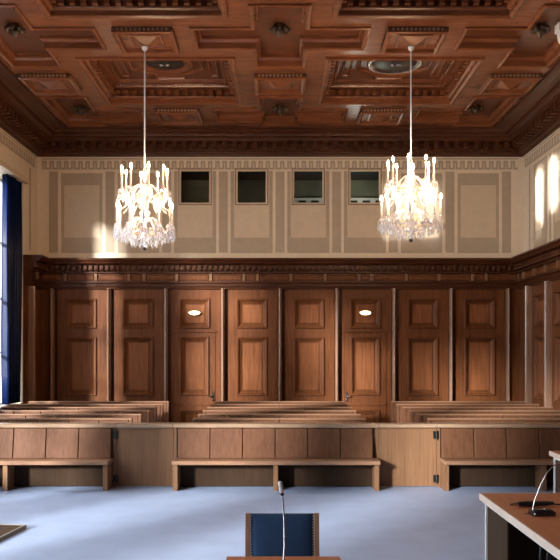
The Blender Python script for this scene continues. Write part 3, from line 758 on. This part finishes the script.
MB().tube([(0.26, 0.03, 0.016), (0.36, 0.02, 0.008), (0.50, -0.03, 0.007), (0.8, 0.05, 0.007)], 0.006, 8).build('cord', BLACK, t)

# witness table and chair
t = thing('table', 'small reddish wood table at the bottom in front of the blue chair', 'table', (0.02, 4.55, 0))
MB().box(-0.34, 0.34, -0.33, 0.35, 0.725, 0.76).build('tabletop', W_DESK, t, 0.004)
for sx in (-1, 1):
    for sy in (-1, 1): MB().box(sx * 0.27 - 0.02, sx * 0.27 + 0.02, 0.01 + sy * 0.28 - 0.02, 0.01 + sy * 0.28 + 0.02, 0, 0.724).build('leg', W_CHAIR, t, 0.003)
MB().box(-0.25, 0.25, 0.27, 0.29, 0.62, 0.724).box(-0.25, 0.25, -0.27, -0.25, 0.62, 0.724).build('apron', W_CHAIR, t)
t = thing('chair', 'wooden armless chair with dark blue upholstered back', 'chair', (0.016, 5.78, 0))
for s in (-1, 1):
    x = s * 0.246
    p = MB().add([(x - 0.018, 0.06, 0), (x + 0.018, 0.06, 0), (x + 0.018, 0.10, 0), (x - 0.018, 0.10, 0), (x - 0.018, -0.01, 0.45), (x + 0.018, -0.01, 0.45), (x + 0.018, 0.035, 0.45), (x - 0.018, 0.035, 0.45),
                  (x - 0.018, 0.05, 0.83), (x + 0.018, 0.05, 0.83), (x + 0.018, 0.085, 0.83), (x - 0.018, 0.085, 0.83)],
                 [(0, 3, 2, 1), (0, 1, 5, 4), (1, 2, 6, 5), (2, 3, 7, 6), (3, 0, 4, 7), (4, 5, 9, 8), (5, 6, 10, 9), (6, 7, 11, 10), (7, 4, 8, 11), (8, 9, 10, 11)]).build('back_post', W_CHAIR, t, 0.004)
    MB().box(x - 0.02, x + 0.02, -0.42, -0.38, 0, 0.42).build('leg', W_CHAIR, t, 0.004)
    MB().box(x - 0.012, x + 0.012, -0.378, 0.0, 0.34, 0.40).build('side_rail', W_CHAIR, t)
back = MB(); n = 10
P = []
for yy in (0, 1):
    for j in range(n + 1):
        for i in range(n + 1):
            u, v = i / n, j / n; bul = 0.028 * (1 - (2 * u - 1) ** 4) * (1 - (2 * v - 1) ** 4)
            y = 0.0 + 0.06 * v + (-bul if yy == 0 else 0.03 + bul * 0.5)
            P.append((-0.226 + 0.452 * u, y, 0.46 + 0.365 * v))
M1 = (n + 1) ** 2
fs = [(j * (n + 1) + i, j * (n + 1) + i + 1, (j + 1) * (n + 1) + i + 1, (j + 1) * (n + 1) + i) for j in range(n) for i in range(n)]
fs2 = [tuple(M1 + k for k in reversed(f)) for f in fs]
b_ = [i for i in range(n + 1)] + [j * (n + 1) + n for j in range(1, n + 1)] + [n * (n + 1) + i for i in range(n - 1, -1, -1)] + [j * (n + 1) for j in range(n - 1, 0, -1)]
side = [(b_[k], M1 + b_[k], M1 + b_[(k + 1) % len(b_)], b_[(k + 1) % len(b_)]) for k in range(len(b_))]
back.add(P, fs + fs2 + side, 0, True)
bk = back.build('backrest', BLUEF, t)
mb = MB()
for s in (-1, 1):
    for k in range(18): mb.bead((s * 0.219, -0.005 + 0.06 * (k + .5) / 18, 0.47 + 0.35 * (k + .5) / 18), 0.006)
mb.build('nail_heads', BRASS, bk)
MB().box(-0.24, 0.24, -0.43, -0.02, 0.41, 0.48).build('seat', BLUEF, t, 0.02)

# low platform at the left edge
t = thing('platform', 'low dark wooden platform on the blue floor at the left edge', 'platform', (-2.85, 9.15, 0), math.radians(-7))
MB().box(-1.6, -0.02, -1.2, -0.02, 0.0, 0.035).build('deck', PLATB, t, 0.004)
MB().box(-1.6, 0.0, -0.018, 0.0, 0.0, 0.04).box(-0.018, 0.0, -1.2, -0.019, 0.0, 0.04).build('edge_strip', plain('grey_edge', (0.30, 0.27, 0.22), 0.5), t)

# ------------------------------------------------------------------ outside
bl = tag(MB().box(-24, -15, 38, 62, -6, 7.7).build('building', FACADE), 'pale lilac grey building outside the left window', 'building')
struct(MB().box(-60, -HW - 0.6, -40, 80, -6.2, -6).build('ground', ROUGHG))

# ------------------------------------------------------------------ light
w = bpy.data.worlds.new('World'); SC.world = w; w.use_nodes = True
bg = w.node_tree.nodes['Background']; bg.inputs[0].default_value = (0.86, 0.93, 1.0, 1); bg.inputs[1].default_value = 5.6
for a, b in WIN:
    L = bpy.data.lights.new('sky_portal', 'AREA'); L.shape = 'RECTANGLE'; L.size = b - a; L.size_y = WT - WS
    L.cycles.is_portal = True
    o = bpy.data.objects.new('sky_portal', L); COL.objects.link(o)
    o.location = (-HW - 0.52, (a + b) / 2, (WS + WT) / 2); o.rotation_euler = (math.radians(90), 0, math.radians(-90))

def sun(name, d, strength, angle, col):
    L = bpy.data.lights.new(name, 'SUN'); L.energy = strength; L.angle = math.radians(angle); L.color = col
    o = bpy.data.objects.new(name, L); COL.objects.link(o); o.location = (-20, -20, 10)
    o.rotation_euler = Vector(d).to_track_quat('-Z', 'Y').to_euler()
sun('hazy_sun', (1, 1.4, -0.40), 7.6, 5.5, (1.0, 0.97, 0.93))
# area lamps added far outside, standing in for sun glints across the street
def glint(name, target, w, h, e, m=1.4):
    d = Vector((1, m, 0.03)).normalized(); p = Vector(target) - d * 26
    L = bpy.data.lights.new(name, 'AREA'); L.shape = 'RECTANGLE'; L.size = w; L.size_y = h; L.energy = e * w * h; L.spread = math.radians(1.0); L.color = (1.0, 0.98, 0.95)
    o = bpy.data.objects.new(name, L); COL.objects.link(o); o.location = p; o.rotation_euler = d.to_track_quat('-Z', 'Y').to_euler()
glint('glint_lamp', (3.2, YB, 5.2), 1.4, 1.3, 5, 1.6)
glint('glint_lamp', (HW, 17.8, 5.25), 0.24, 1.35, 30)
glint('glint_lamp', (HW, 16.75, 5.5), 0.30, 1.1, 30)

# ------------------------------------------------------------------ camera
cam = bpy.data.cameras.new('camera'); co = bpy.data.objects.new('camera', cam); COL.objects.link(co)
co.location = (0, 0, CAM_Z); co.rotation_euler = (math.radians(90), 0, 0)
cam.sensor_width = 36; cam.lens = 36 * F_PX / 560; cam.shift_y = 70 / 560; cam.clip_start = 0.05; cam.clip_end = 300
SC.camera = co
SC.view_settings.view_transform = 'Standard'; SC.view_settings.look = 'None'
SC.view_settings.exposure = 0.65; SC.view_settings.gamma = 1.0; SC.view_settings.use_curve_mapping = False
SC.cycles.max_bounces = 10; SC.cycles.diffuse_bounces = 6; SC.cycles.transparent_max_bounces = 24
SC.cycles.use_denoising = True
SC.cycles.sample_clamp_indirect = 8.0
